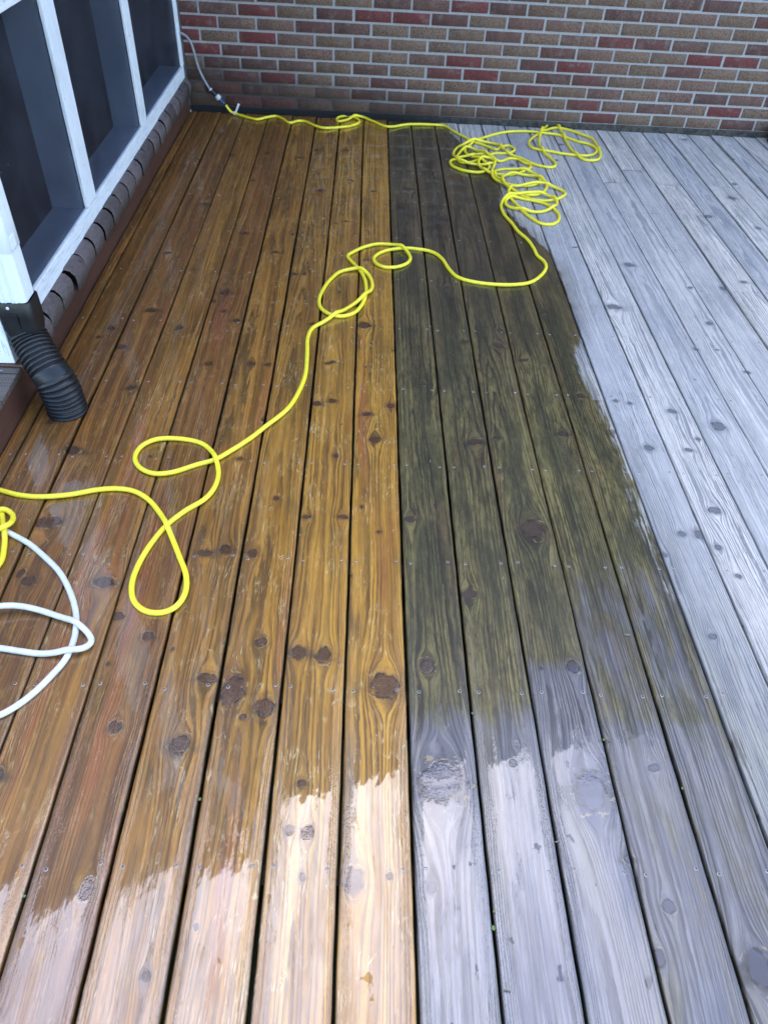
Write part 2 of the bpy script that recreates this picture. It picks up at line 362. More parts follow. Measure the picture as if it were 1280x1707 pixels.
def mat_screen():
    n = N('insect_screen'); P = n.pos(); ps = n.sep(P)
    dust = n.noise(P, 5.0, 4.0, .6)
    spk = n.math('MULTIPLY', n.rng(n.voro(P, 30.0), .06, .14, 1.0, 0.0), n.rng(n.noise(P, 12.0, 2.0), .56, .66))
    c = n.mix(n.rng(dust, .35, .7), (.024, .026, .038), (.050, .055, .075)); c = n.mix(n.math('MULTIPLY', spk, .3), c, (.2, .22, .25))
    n.p(Base_Color=c, Roughness=.38, Specular_IOR_Level=.5)
    tr = n.t.nodes.new('ShaderNodeBsdfTransparent'); tr.inputs[0].default_value = (.85, .93, 1.0, 1)
    mx = n.t.nodes.new('ShaderNodeMixShader'); n.set(mx, 0, n.math('ADD', .42, n.math('MULTIPLY', spk, .25)))
    n.t.links.new(tr.outputs[0], mx.inputs[1]); n.t.links.new(n.b.outputs[0], mx.inputs[2]); n.t.links.new(mx.outputs[0], n.out.inputs[0])
    return n.m

def mat_hose(name, c1, c2, rough=.32):
    n = N(name); P = n.pos()
    sm = n.noise(P, 55.0, 4.0, .65); sp = n.noise(P, 420.0, 2.0, .5)
    c = n.mix(n.rng(sm, .35, .7), c1, c2)
    c = n.mix(n.math('MULTIPLY', n.math('MULTIPLY', n.rng(sp, .66, .72), n.rng(sm, .5, .65)), .8), c, tuple(x * .2 for x in c1))
    n.p(Base_Color=c, Roughness=rough, Specular_IOR_Level=.5, Subsurface_Weight=0.0, Normal=n.bump(n.noise(P, 700.0, 2.0), .12, .0006)); return n.m

M_DECK = mat_deck(); M_BRICK = mat_brick(); M_MORT = mat_mortar(); M_FLASH = mat_flash(); M_LEDGE = mat_ledge()
M_WY = mat_white_wood('white_sill_paint', .9, 'Y'); M_WZ = mat_white_wood('white_post_paint', .35, 'Z'); M_WZW = mat_white_wood('white_worn_paint', 1.6, 'Z')
M_SCREEN = mat_screen()
M_FASCIA = mat_simple('brown_fascia_paint', (.085, .038, .026), .42, bump=.25, bsc=40, var=.2, stretch=(1, .15, 1))
M_YEL = mat_hose('yellow_vinyl', (.92, .78, .035), (.84, .70, .045))
M_WHT = mat_hose('white_vinyl', (.72, .71, .65), (.62, .62, .56), .3)
M_GRY = mat_hose('grey_vinyl', (.30, .31, .32), (.24, .25, .26), .3)
M_BLK = mat_simple('black_corrugated_plastic', (.009, .010, .012), .38, bump=.1, bsc=120, var=.25, spec=.5)
M_SPOUT = mat_simple('white_enamel_metal', (.86, .90, .92), .30, bump=.04, bsc=60, var=.05, stretch=(1, 1, .2))
M_SCREW = mat_simple('galvanised_screw', (.42, .40, .38), .5, metal=.35, var=.3)
M_SCREWD = mat_simple('screw_recess', (.02, .015, .01), .7)
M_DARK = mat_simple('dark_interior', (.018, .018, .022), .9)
M_IN = mat_simple('interior_trim', (.60, .60, .64), .7, var=.12, bsc=20)
M_ROOF = mat_simple('roof_shingle', (.06, .06, .062), .9, bump=.4, bsc=30)
M_SIDE = mat_simple('porch_siding', (.10, .10, .10), .7)
M_EAVE = mat_simple('eave_board', (.12, .11, .10), .7)
M_JOIST = mat_simple('joist_timber', (.035, .026, .017), .8, var=.3)
M_SOIL = mat_simple('soil_ground', (.035, .040, .018), .95, bump=.6, bsc=12, var=.5)
M_LEAF = mat_simple('green_leaf', (.10, .17, .03), .5, var=.3)
M_TWIG = mat_simple('dry_twig', (.30, .25, .17), .7, var=.4)
M_PLUG = mat_simple('translucent_white_plastic', (.62, .66, .66), .3)
M_BLUE = mat_simple('blue_plastic', (.02, .07, .16), .35)
M_TAG = mat_simple('white_nylon_tag', (.75, .75, .78), .4)

# ================================================================== GROUND
bm = bmesh.new(); box(bm, -60, 60, -60, 60, -.75, -.70)
tag(from_bm('ground', bm, M_SOIL), kind='structure')

# ================================================================== DECK
X0, W, Y0S, J = 0.133, 0.14622, 0.5593, 0.40358
GAP = 0.0055; YB = 5.052; YF = -1.2
deck = empty('wooden_deck', (0, 0, 0))
tag(deck, 'wooden plank deck, honey brown where wet, silver grey where dry', 'deck')
KPX = [(345,1130,15,.6),(386,1150,24,1.5),(440,1181,17,1.1),(405,1195,6,1),(498,1087,14,1.1),(540,1092,14,1.3),(642,1143,24,1.1),(435,1070,9,1),(376,917,10,1.1),(342,922,12,.6),
 (510,861,8,.6),(572,862,9,.6),(300,1240,16,1.2),(190,1210,8,1.4),(247,1062,9,1),(175,970,17,.6),(197,1028,10,.8),(145,1483,13,1.7),(243,1630,9,1.2),(482,1384,9,1.1),(512,1388,11,1.2),
 (503,1307,8,1),(590,1468,18,1.3),(735,1303,38,.9),(985,1316,30,1.35),(1115,1510,11,1.2),(1090,1280,10,.7),(1265,1615,24,1.4),(712,1110,13,1.2),(887,882,20,1.1),(781,990,13,.6),
 (683,864,9,.9),(955,1112,11,1.2),(606,541,11,.9),(626,733,10,.8),(611,690,7,.8),(652,677,7,.9),(553,668,7,.8),(528,672,7,1),(554,603,5,.8),(446,608,6,.8),(418,606,7,.8),(348,607,6,.9),
 (375,488,8,.8),(400,765,6,.8),(300,545,6,.8),(202,577,8,.8),(185,548,6,.8),(252,516,9,.7),(576,368,4,.6),(560,371,4,.6),(165,562,6,.7),(1048,441,8,.8),(1023,511,12,.6),(1182,539,6,.8),
 (1197,711,11,1),(1120,685,7,.8),(1080,746,8,.9),(967,660,6,1),(1022,720,6,.8),(1163,731,5,.8),(1191,850,10,.8),(1197,912,7,.8),(1137,890,7,.9),(1187,1061,7,.9),(1026,668,5,.7),(1050,672,5,.8),
 (1160,582,5,.8),(1195,583,4,.7),(832,577,9,.7),(835,553,6,.8),(873,600,8,.5),(792,737,11,.6),(703,641,6,.8),(938,723,8,.9),(735,365,10,.7),(784,386,7,.8),(774,570,6,.8),(828,730,6,.7),
 (632,887,4,1),(460,420,6,.6),(490,455,5,.8),(395,535,6,.8),(345,340,7,.6),(280,420,7,.6),(420,300,5,.6),(585,300,5,.5),(575,250,5,.5),(500,262,5,.5),(445,255,5,.6),(330,265,6,.5),(385,258,5,.5),
 (680,315,9,.7),(700,270,6,.6),(935,240,5,.6),(1140,232,5,.6),(1008,1235,8,.5),(855,1272,7,1),(1048,1431,9,.8),(650,1462,6,1),(860,1240,5,1),(120,750,12,.8),(80,870,22,.5),(520,540,6,.7),
 (440,700,5,.8),(560,760,5,.9),(460,830,5,.9),(745,480,6,.7),(905,520,7,.6),(1105,925,7,.7),(1230,960,6,.8),(1245,620,6,.7),(1150,480,5,.7),(1240,470,6,.7),(1180,360,7,.8),(1220,330,6,.7),(720,1480,9,1.4)]
KW = []
for px, py, r, asp in KPX:
    g = gnd(px, py); dep = np.dot(np.array([g[0], g[1], -CAM_H]), F_)
    KW.append((g[0], g[1], r * dep / FPX * .95, asp))
BND_Y = [-2, .3, .7, 1.0, 1.3, 1.57, 1.97, 2.28, 2.42, 2.6, 2.75, 3.1, 3.3, 3.75, 4.1, 4.45, 4.7, 5.2]
BND_X = [1.05, .95, .90, .87, .84, .82, .82, .80, .79, .86, .885, .90, .84, .70, .71, .66, .56, .42]
SFT_Y = [-2, .8, 1.8, 2.2, 5.2]; SFT = [.13, .10, .06, .030, .024]
BUTTS = {8: 4.19, 9: 4.385, 10: 4.19, 12: 4.19, 14: 3.78, 7: 2.98 + 3.2, 17: 2.9, -12: 2}
boards = []
SCR = gnd(612, 1645)
KMIN, KMAX = -9, 30
def make_board(k, ya, yb, idx):
    r = np.random.default_rng(1000 + k * 17 + idx * 5)
    xa = X0 + k * W + GAP / 2 + r.normal(0, .0006); xb = X0 + (k + 1) * W - GAP / 2 + r.normal(0, .0006)
    if k == KMIN: xa = -1.081
    vis = xb > -1.1 and xa < 2.7
    near = vis and xa < 1.75
    ys = []
    y = ya
    while y < yb - 1e-6:
        ys.append(y)
        y += (.0075 if (near and .25 < y < 2.4) else (.013 if vis and .25 < y else .06))
    ys.append(yb); ys = np.array(ys)
    nc = 27 if near else (15 if vis else 7)
    cx = (xa + xb) / 2; w2 = (xb - xa) / 2
    u = np.concatenate([[-w2, -w2, -w2 + .0012, -w2 + .0032], np.linspace(-w2 + .006, w2 - .006, nc), [w2 - .0032, w2 - .0012, w2, w2]])
    zd = np.concatenate([[-.034, -.0036, -.0013, -.0003], np.zeros(nc), [-.0003, -.0013, -.0036, -.034]])
    cup = r.normal(.0006, .0005) * (1 - (u / w2) ** 2); tilt = r.normal(0, .0012) * (u / w2)
    zz = zd + np.where(zd > -.03, cup + tilt, 0)
    dz = r.normal(0, .0008)
    Yg, Ug = np.meshgrid(ys, u, indexing='ij')
    # waviness of the surface and of the edges
    wav = .0006 * np.sin(Yg * 2.1 + r.uniform(0, 6)) + .0004 * np.sin(Yg * 5.3 + r.uniform(0, 6))
    ew = .0007 * np.sin(Yg * 3.1 + r.uniform(0, 6)) + .0004 * np.sin(Yg * 11 + r.uniform(0, 6)) + .0003 * np.sin(Yg * 47 + r.uniform(0, 6))
    Xg = cx + Ug + ew * (np.abs(Ug) > w2 - .004) * np.sign(Ug) * -1
    Zg = np.broadcast_to(zz, Yg.shape) + wav + dz
    # end grain drop
    Zg = Zg - .0016 * np.exp(-(Yg - ya) / .003) * (ya > YF + .01) - .0016 * np.exp(-(yb - Yg) / .003)
    # grain field
    seed = (k + 40) * 3.7 + idx * 11.3
    wob = sum(a * np.sin(Yg * f + r.uniform(0, 6.28)) for a, f in ((.006, 1.3), (.003, 3.1), (.0015, 6.7), (.0008, 13)))
    du = np.zeros_like(Yg); kd = np.full_like(Yg, 4.0); sm = np.zeros_like(Yg)
    lst = [(x, yy, rr, aa) for x, yy, rr, aa in KW if abs(x - cx) < w2 + rr and ya - .1 < yy < yb + .1]
    nr = r.poisson((1.6 if k < 0 else .7) * (yb - ya))
    for _ in range(nr):
        lst.append((cx + r.uniform(-w2, w2), r.uniform(ya, yb), r.uniform(.003, .007) if r.random() < .75 else r.uniform(.009, .016), r.uniform(.5, 1.6)))
    for x, yy, rr, aa in lst:
        ru, rv = rr / math.sqrt(aa) if aa > 1 else rr, rr * (math.sqrt(aa) if aa > 1 else aa)
        th = r.uniform(-.45, .45)
        du_, dv_ = (Xg - x), (Yg - yy)
        a_, b_ = du_ * math.cos(th) + dv_ * math.sin(th), -du_ * math.sin(th) + dv_ * math.cos(th)
        d = np.sqrt((a_ / ru) ** 2 + (b_ / rv) ** 2) + 1e-6
        kd = np.minimum(kd, d)
        ds = np.sqrt((du_ / (rr * 1.05)) ** 2 + (dv_ / (rr * 2.1)) ** 2) + 1e-6
        sm = np.maximum(sm, np.exp(-(du_ / (3.2 * rr)) ** 2 - ((dv_ + .25 * np.abs(du_)) / (1.15 * rr)) ** 2) * min(1, rr / .010) * r.uniform(.3, 1))
        du += -du_ * np.where(ds > 1, 1 / ds ** 2, 1.0) * .95 * np.exp(-(ds / 5.0) ** 2)
    ue = Ug + du
    sl_ = r.normal(0, .010); d0 = abs(r.normal(.012, .02)) + .004; u0 = r.normal(0, .03)
    spc = r.uniform(.0056, .0092)
    dd = d0 + sl_ * (Yg - 1.5) + .004 * np.sin(Yg * .9 + r.uniform(0, 6)) + .0015 * np.sin(Yg * 2.7 + r.uniform(0, 6)) + .0008 * np.sin(Yg * 6.1 + r.uniform(0, 6))
    rad = np.sqrt((ue - u0 + wob) ** 2 + dd ** 2 + 1e-6)
    ph = rad / spc + .9 * np.sin(rad / spc * .55 + r.uniform(0, 6)) + .25 * np.sin(rad / spc * 1.9)
    grain = np.stack([ue + wob * .6, Yg, np.full_like(Yg, seed)], -1)
    edge = w2 - np.abs(Ug); edge = np.where(np.broadcast_to(zd, Yg.shape) < -.002, -.01, edge)
    f1 = np.stack([ph, kd, edge], -1)
    bx = np.interp(Yg, BND_Y, BND_X); sf = np.interp(Yg, SFT_Y, SFT)
    off = r.normal(0, .02) * (k >= 3)
    xq = np.where(Yg < 2.15, Xg * .65 + cx * .35, Xg)
    sdw = (bx + off - xq) / sf
    dirt = np.full_like(Yg, 1.0 if k >= 0 else 0.0)
    tone = np.full_like(Yg, np.clip(r.beta(1.3, 3.0), 0, 1))
    if k < 0:   # the boards against the porch are darker and redder
        tone = np.clip(tone + {-9: .8, -8: .95, -7: .85, -6: .75, -5: .55, -4: .28, -3: .0, -2: .0, -1: .0}.get(k, 0), 0, 1)
    fs = sstep(1.05, .74, Yg) if k >= 0 else np.zeros_like(Yg)
    if k == 3: fs = np.maximum(fs, .48 * sstep(1.7, 1.2, Yg))
    if k >= 4: fs = np.maximum(fs, .50 * sstep(1.9, 1.1, Yg))
    if k == 2: fs = np.maximum(fs, .80 * sstep(1.12, .98, Yg) * 1)
    if k >= 3: fs = np.minimum(fs, .60)
    f2 = np.stack([sdw, dirt, tone], -1); f3 = np.stack([fs, (k >= 0) * sstep(1.9, 3.4, Yg), sm], -1)
    f4 = np.stack([np.full_like(Yg, 1.0) * (1 - (k <= -4) * .65 * sstep(1.4, 2.4, Yg)) * np.full_like(Yg, {-2: .92, -1: .84, 0: .80, 1: .82, 2: .76, 3: .32}.get(k, 1.0 if k < 2 else .06))] + [.72 * np.exp(-((Xg - SCR[0]) / .024) ** 2 - ((Yg - SCR[1]) / .05) ** 2), np.zeros_like(Yg)], -1)
    Pn = np.stack([Xg, Yg, Zg], -1).reshape(-1, 3)
    nrow, ncol = Yg.shape
    ii = np.arange(nrow - 1)[:, None] * ncol; jj = np.arange(ncol - 1)[None]
    q = np.stack([ii + jj, ii + jj + 1, ii + ncol + jj + 1, ii + ncol + jj], -1).reshape(-1, 4)
    qb = np.stack([ii[:, 0] + ncol - 1, ii[:, 0], ii[:, 0] + ncol, ii[:, 0] + 2 * ncol - 1], -1)   # underside
    # end caps as quads between mirrored columns
    caps = []
    for base, flip in ((0, False), ((nrow - 1) * ncol, True)):
        a = 0; b = ncol - 1
        while b - a >= 3:
            qd = [base + a, base + b, base + b - 1, base + a + 1]
            caps.append(qd[::-1] if flip else qd); a += 1; b -= 1
    me = grid_mesh('deck_board', Pn, np.concatenate([q, qb, np.array(caps)]))
    vattr(me, 'grain', grain); vattr(me, 'f1', f1); vattr(me, 'f2', f2); vattr(me, 'f3', f3); vattr(me, 'f4', f4)
    o = link('deck_board', me, M_DECK, deck)
    return o
board_of = {}
for k in range(KMIN, KMAX):
    segs = [(YF, YB)]
    if k in BUTTS and BUTTS[k] < YB - .1: segs = [(YF, BUTTS[k] - .0012), (BUTTS[k] + .0012, YB)]
    for i, (a, b) in enumerate(segs):
        board_of[(k, i)] = (make_board(k, a, b, i), a, b)
for k in range(0, 16):   # joists
    y = Y0S - J * 4 + k * J
    if y > YB: break
    boxobj('joist', (-1.08, X0 + KMAX * W, y - .019, y + .019, -.20, -.036), M_JOIST, deck)
boxobj('rim_joist', (-1.08, X0 + KMAX * W, YF + .02, YF + .058, -.22, -.036), M_JOIST, deck)

# screws
def screw_mesh():
    bm = bmesh.new(); prof = [(.0043, -.0006), (.0039, .0005), (.0030, .0006), (.0024, .0001), (.0020, -.0016), (0.0, -.0018)]
    n_ = 12; rings = []
    for r_, z_ in prof[:-1]:
        rings.append([bm.verts.new((r_ * math.cos(2 * math.pi * i / n_), r_ * math.sin(2 * math.pi * i / n_), z_)) for i in range(n_)])
    cv = bm.verts.new((0, 0, prof[-1][1]))
    for a in range(len(rings) - 1):
        for i in range(n_):
            f = bm.faces.new((rings[a][i], rings[a][(i + 1) % n_], rings[a + 1][(i + 1) % n_], rings[a + 1][i])); f.material_index = 1 if a >= 2 else 0; f.smooth = True
    for i in range(n_):
        f = bm.faces.new((rings[-1][i], rings[-1][(i + 1) % n_], cv)); f.material_index = 1
    me = bpy.data.meshes.new('screw'); bmesh.ops.recalc_face_normals(bm, faces=bm.faces); bm.to_mesh(me); bm.free()
    me.materials.append(M_SCREW); me.materials.append(M_SCREWD); return me
SM = screw_mesh()
pts = []
for row in range(-3, 12):
    y = Y0S + row * J
    if y > YB: break
    for k in range(KMIN, KMAX):
        for s in (0, 1):
            x = X0 + (k + (.145 if s == 0 else .855)) * W + random.gauss(0, .0025)
            if x < -1.07: continue
            yy = y + random.gauss(0, .0028) + (random.choice((-.004, .004)) if random.random() < .1 else 0)
            v = np.array([x, yy, -CAM_H]); dep = v @ F_
            px = 640 + FPX * (v @ R_) / dep; py = 853.5 - FPX * (v @ U_) / dep
            pts.append((0 if (-20 < px < 1300 and -20 < py < 1727) else 1, dep, x, yy, k))
pts.sort()
def zat(k, x):
    return .0006
import itertools
coord_cache = {}
def surf_z(k, x, y):
    for i in (0, 1):
        if (k, i) in board_of:
            o, a, b = board_of[(k, i)]
            if a <= y <= b:
                if (k, i) not in coord_cache:
                    arr = np.empty(len(o.data.vertices) * 3, dtype=np.float32); o.data.vertices.foreach_get('co', arr); coord_cache[(k, i)] = arr.reshape(-1, 3)
                c = coord_cache[(k, i)]; c2 = c[np.abs(c[:, 1] - y) < .04]
                j = np.argmin((c2[:, 0] - x) ** 2 + (c2[:, 1] - y) ** 2)
                return float(c2[j, 2]), o
    return 0.0, None
rest = bmesh.new()
for n_i, (out, dep, x, y, k) in enumerate(pts):
    z, bo = surf_z(k, x, y)
    if bo is None: continue
    mt = Matrix.Translation((x, y, z + .0003)) @ Matrix.Rotation(random.uniform(-.06, .06), 4, 'X') @ Matrix.Rotation(random.uniform(0, 6), 4, 'Z')
    if n_i < 100:
        o = bpy.data.objects.new('screw', SM); C.objects.link(o); o.parent = bo; o.matrix_world = mt
        o.matrix_basis = mt
    else:
        t_ = bmesh.new(); t_.from_mesh(SM); bmesh.ops.transform(t_, matrix=mt, verts=t_.verts)
        tmp = bpy.data.meshes.new('t'); t_.to_mesh(tmp); t_.free(); rest.from_mesh(tmp); bpy.data.meshes.remove(tmp)
me = bpy.data.meshes.new('screw_heads'); rest.to_mesh(me); rest.free()
o = link('screw_heads', me, [M_SCREW, M_SCREWD], deck); o['kind'] = 'stuff'

# ================================================================== BRICK WALL
YW = 5.07
def brick_wall():
    root = empty('brick_house', (2, YW, 0))
    tag(root, 'brown and red brick house wall with pale mortar behind the deck', 'brick house')
    CP, CZ0 = .0685, .0345; MOD = .2213; BL = .2085; BH = .0558
    V, Q, T = [], [], []
    rr = np.random.default_rng(5)
    XL, XR = -1.078, 7.0
    def top(x):
        return 8.75 - .42 * max(0, x + 1.0) if x > -1 else 8.75
    for c in range(0, 128):
        z0 = CZ0 + c * CP; xo = 1.788 if c % 2 == 0 else 1.677
        xo += rr.normal(0, .003)
        n0 = math.ceil((XL - xo) / MOD) - 1
        x = xo + n0 * MOD
        while x < XR:
            a = x + (MOD - BL) / 2 + rr.normal(0, .0012); b = x + MOD - (MOD - BL) / 2 + rr.normal(0, .0012)
            a2, b2 = max(a, XL), min(b, XR)
            x += MOD
            if b2 - a2 < .02 or z0 > top((a2 + b2) / 2): continue
            za, zb = z0 + rr.normal(0, .0007), z0 + BH + rr.normal(0, .0007)
            yo = YW + rr.normal(0, .0008); e = .0022
            i = len(V)
            V += [(a2, yo + .012, za), (b2, yo + .012, za), (b2, yo + .012, zb), (a2, yo + .012, zb),
                  (a2, yo + e, za), (b2, yo + e, za), (b2, yo + e, zb), (a2, yo + e, zb),
                  (a2 + e, yo, za + e), (b2 - e, yo, za + e), (b2 - e, yo, zb - e), (a2 + e, yo, zb - e)]
            for r0 in (0, 4):
                for j in range(4):
                    Q.append((i + r0 + j, i + r0 + (j + 1) % 4, i + r0 + 4 + (j + 1) % 4, i + r0 + 4 + j))
            Q.append((i + 8, i + 9, i + 10, i + 11))
            t = rr.random()
            tn = rr.uniform(0, .42) if t < .50 else (rr.uniform(.42, .78) if t < .86 else rr.uniform(.78, 1.0))
            T += [(tn, rr.random(), 0)] * 12
    me = grid_mesh('bricks', V, Q, smooth=False); vattr(me, 'tone', T)
    link('bricks', me, M_BRICK, root)
    # mortar body with gable outline
    bm = bmesh.new()
    pr = [(XL, .030), (XR, .030), (XR, top(XR)), (-1.0, 8.75), (XL, 8.75)]
    f_ = [bm.verts.new((x, YW + .0045, z)) for x, z in pr]; b_ = [bm.verts.new((x, YW + .25, z)) for x, z in pr]
    bm.faces.new(f_); bm.faces.new(b_[::-1])
    for i in range(5): bm.faces.new((f_[i], b_[i], b_[(i + 1) % 5], f_[(i + 1) % 5]))
    from_bm('mortar', bm, M_MORT, root)
    bm = bmesh.new()
    box(bm, -1.078, 5.2, YW - .012, YW + .02, -.06, .0298, bev=.004)
    from_bm('foundation_ledge', bm, M_FLASH, root)
    boxobj('foundation', (XL, XR, YW + .004, YW + .22, -.7, .029), M_MORT, root)
    # the left, unseen half of the gable and the roof
    bm = bmesh.new()
    box(bm, -6, XL - .002, YW + .003, YW + .25, 0, 8.75)
    from_bm('side_wall', bm, M_SIDE, root)
    bm = bmesh.new()
    pr = [(-6.3, 8.75), (-1.0, 8.78), (7.3, 8.78 - .42 * 8.3)]
    f_ = [bm.verts.new((x, YW - .28, z + dz)) for dz in (0, .16) for x, z in (pr if dz == 0 else pr[::-1])]
    b_ = [bm.verts.new((v.co.x, YW + 7, v.co.z)) for v in f_]
    bm.faces.new(f_); bm.faces.new(b_[::-1])
    for i in range(6): bm.faces.new((f_[i], b_[i], b_[(i + 1) % 6], f_[(i + 1) % 6]))
    from_bm('roof', bm, M_ROOF, root)
brick_wall()

# ================================================================== SCREENED PORCH (left)
porch = empty('screened_porch', (-1.6, 3.5, 0))
tag(porch, 'screened porch with white frames above a brown brick ledge along the left of the deck', 'porch')
XF = -1.090
# brick ledge
def ledge():
    V, Q, T = [], [], []
    rr = np.random.default_rng(3); y = 2.164; pit = .1405
    prof = [(-1.16, .172), (-1.098, .190), (-1.072, .184), (-1.056, .166), (-1.052, .148), (-1.054, .106), (-1.16, .104)]
    while y < 5.04:
        y1 = min(y + pit - .017, 5.045); i = len(V); n_ = len(prof)
        jx, jz = rr.normal(0, .0022), rr.normal(0, .002); tn = rr.random()
        yy = [y, y + .003, y + .007, y1 - .007, y1 - .003, y1]; ins = [.004, .0012, 0, 0, .0012, .004]
        for a, s_ in zip(yy, ins):
            for (x, z) in prof:
                cx_, cz_ = -1.12, .14
                d = math.hypot(x - cx_, z - cz_)
                V.append((x + jx - (x - cx_) / d * s_, a, z + jz - (z - cz_) / d * s_)); T.append((tn, 0, 0))
        for r0 in range(5):
            for j in range(n_):
                Q.append((i + r0 * n_ + j, i + r0 * n_ + (j + 1) % n_, i + (r0 + 1) * n_ + (j + 1) % n_, i + (r0 + 1) * n_ + j))
        for r0 in (0, 5):
            b = i + r0 * n_
            Q += [(b, b + 1, b + 5, b + 6), (b + 1, b + 2, b + 4, b + 5), (b + 2, b + 3, b + 4, b + 4 - 0)] if False else [(b, b + 1, b + 5, b + 6), (b + 1, b + 2, b + 4, b + 5)]
            Q += [(b + 2, b + 3, b + 4, b + 4)] if False else []
        y += pit
    me = grid_mesh('brick_ledge', V, Q, smooth=False); vattr(me, 'tone', T)
    link('brick_ledge', me, M_LEDGE, porch)
ledge()
boxobj('ledge_core', (-1.15, -1.084, 2.16, 5.04, .1045, .160), M_DARK, porch)
boxobj('fascia_board', (-1.20, -1.084, .30, 5.05, -.25, .1035), M_FASCIA, porch, bev=.002)
# sill, posts, rail
boxobj('sill', (-1.104, XF, 2.155, 5.05, .184, .250), M_WY, porch, bev=.003)
boxobj('inner_sill', (-1.235, -1.1075, 2.155, 5.05, .195, .243), M_IN, porch, bev=.002)
for y0, y1 in ((2.975, 3.098), (3.95, 4.05)):
    boxobj('post', (-1.104, XF + .001, y0 + .004, y1, .2512, 2.5), M_WZ, porch, bev=.003)
    boxobj('inner_post', (-1.235, -1.1075, y0 + .01, y1 - .01, .2442, 2.5), M_IN, porch, bev=.002)
boxobj('wall_post', (-1.104, XF + .001, 5.012, 5.062, .2512, 2.5), M_WZ, porch, bev=.003)
bmc = bmesh.new(); box(bmc, -1.19, -1.098, 2.056, 2.150, .132, 2.5, bev=.003)
from_bm('corner_post', bmc, M_WZW, porch)
boxobj('post_base', (-1.21, -1.072, 2.048, 2.157, .105, .131), M_FASCIA, porch, bev=.003)
boxobj('rail', (-1.104, XF - .001, 2.156, 2.992, .972, 1.06), M_WY, porch, bev=.003)
boxobj('rail', (-1.104, XF - .001, 3.099, 3.967, .972, 1.06), M_WY, porch, bev=.003)
boxobj('rail', (-1.104, XF - .001, 4.051, 5.011, .972, 1.06), M_WY, porch, bev=.003)
for y0, y1 in ((2.157, 2.990), (3.10, 3.966), (4.052, 5.010)):
    boxobj('screen_panel', (-1.1062, -1.1052, y0, y1, .2515, 2.45), M_SCREEN, porch)
boxobj('header', (-1.235, XF + .002, 2.06, 5.055, 2.502, 2.75), M_WY, porch)
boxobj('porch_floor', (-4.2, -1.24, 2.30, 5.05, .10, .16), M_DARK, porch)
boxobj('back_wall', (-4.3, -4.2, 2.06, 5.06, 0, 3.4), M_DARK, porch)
boxobj('front_wall', (-4.3, -1.24, 2.07, 2.16, .135, 3.38), M_SIDE, porch)
bm = bmesh.new()
pr = [(-5.35, 3.4), (-3.1, 4.95), (-.84, 3.40)]
f_ = [bm.verts.new((x, 1.98, z + dz)) for dz in (0, .16) for x, z in (pr if dz == 0 else pr[::-1])]
b_ = [bm.verts.new((v.co.x, YW - .005, v.co.z)) for v in f_]
bm.faces.new(f_); bm.faces.new(b_[::-1])
for i in range(6): bm.faces.new((f_[i], b_[i], b_[(i + 1) % 6], f_[(i + 1) % 6]))
from_bm('roof', bm, M_ROOF, porch)
bm = bmesh.new()
tri = [(-5.2, 3.39), (-1.10, 3.39), (-3.1, 4.82)]
f_ = [bm.verts.new((x, 2.08, z)) for x, z in tri]; b_ = [bm.verts.new((x, 2.15, z)) for x, z in tri]
bm.faces.new(f_); bm.faces.new(b_[::-1])
for i in range(3): bm.faces.new((f_[i], b_[i], b_[(i + 1) % 3], f_[(i + 1) % 3]))
from_bm('gable', bm, M_SIDE, porch)
boxobj('upper_wall', (-1.235, -1.10, 2.07, 5.05, 2.752, 3.38), M_SIDE, porch)

# step landing at the lower left
land = empty('wooden_step', (-1.6, 1.5, 0))
tag(land, 'weathered wooden step with one screw beside the foot of the white corner post', 'step')
def step_mat():
    n = N('weathered_step_wood'); P = n.pos()
    v = n.scale(P, 3, 60, 60); f = n.noise(v, 2.0, 5.0, .65); r_ = n.sep(P)
    rg = n.math('FRACT', n.math('MULTIPLY', n.math('SQRT', n.math('ADD', n.math('POWER', n.math('ADD', r_[0], 1.16), 2.0), n.math('POWER', n.math('MULTIPLY', n.math('SUBTRACT', r_[1], 1.86), .55), 2.0))), 150.0))
    c = n.mix(n.rng(f, .3, .7), (.16, .125, .105), (.085, .062, .05))
    c = n.mix(n.math('MULTIPLY', n.rng(rg, .5, .9), .45), c, (.035, .022, .016))
    n.p(Base_Color=c, Roughness=.55, Normal=n.bump(f, .8, .002)); return n.m
M_STEP = step_mat()
for y0, y1 in ((2.018, 2.046), (1.872, 2.012), (1.727, 1.866), (1.58, 1.72), (1.434, 1.574)):
    boxobj('tread_board', (-2.2, -1.079, y0, y1, .104, .124), M_STEP, land, bev=.003)
boxobj('riser', (-2.2, -1.21, 1.44, 2.04, -.02, .103), M_FASCIA, land)
o = bpy.data.objects.new('screw', SM); C.objects.link(o); o.location = Vector((-1.135, 2.03, .1245)); o.parent = land
o.matrix_parent_inverse = Matrix.Translation(-land.location)

# ================================================================== DOWNSPOUT
ds = empty('downspout', (-1.045, 2.09, 0))
tag(ds, 'white metal downspout with a black corrugated elbow resting on the wet deck', 'downspout')
def rrect(cx, cy, hx, hy, r, nseg=5, ribs=False):
    out = []
    for q, (sx, sy) in enumerate(((1, -1), (1, 1), (-1, 1), (-1, -1))):
        a0 = -math.pi / 2 + q * math.pi / 2
        for i in range(nseg + 1):
            a = a0 + i / nseg * math.pi / 2
            out.append((cx + sx * (hx - r) + r * math.cos(a), cy + sy * (hy - r) + r * math.sin(a)))
    if ribs:   # raised ribs along the front face (between last corner and first)
        x0, x1 = cx - hx + r, cx + hx - r
        for i in range(1, 24):
            t = i / 24; x = x0 + (x1 - x0) * t
            b = sum(.0055 * math.exp(-((t - c_) / .035) ** 2) for c_ in (.18, .32, .62, .76))
            out.append((x, cy - hy - b))
    return out
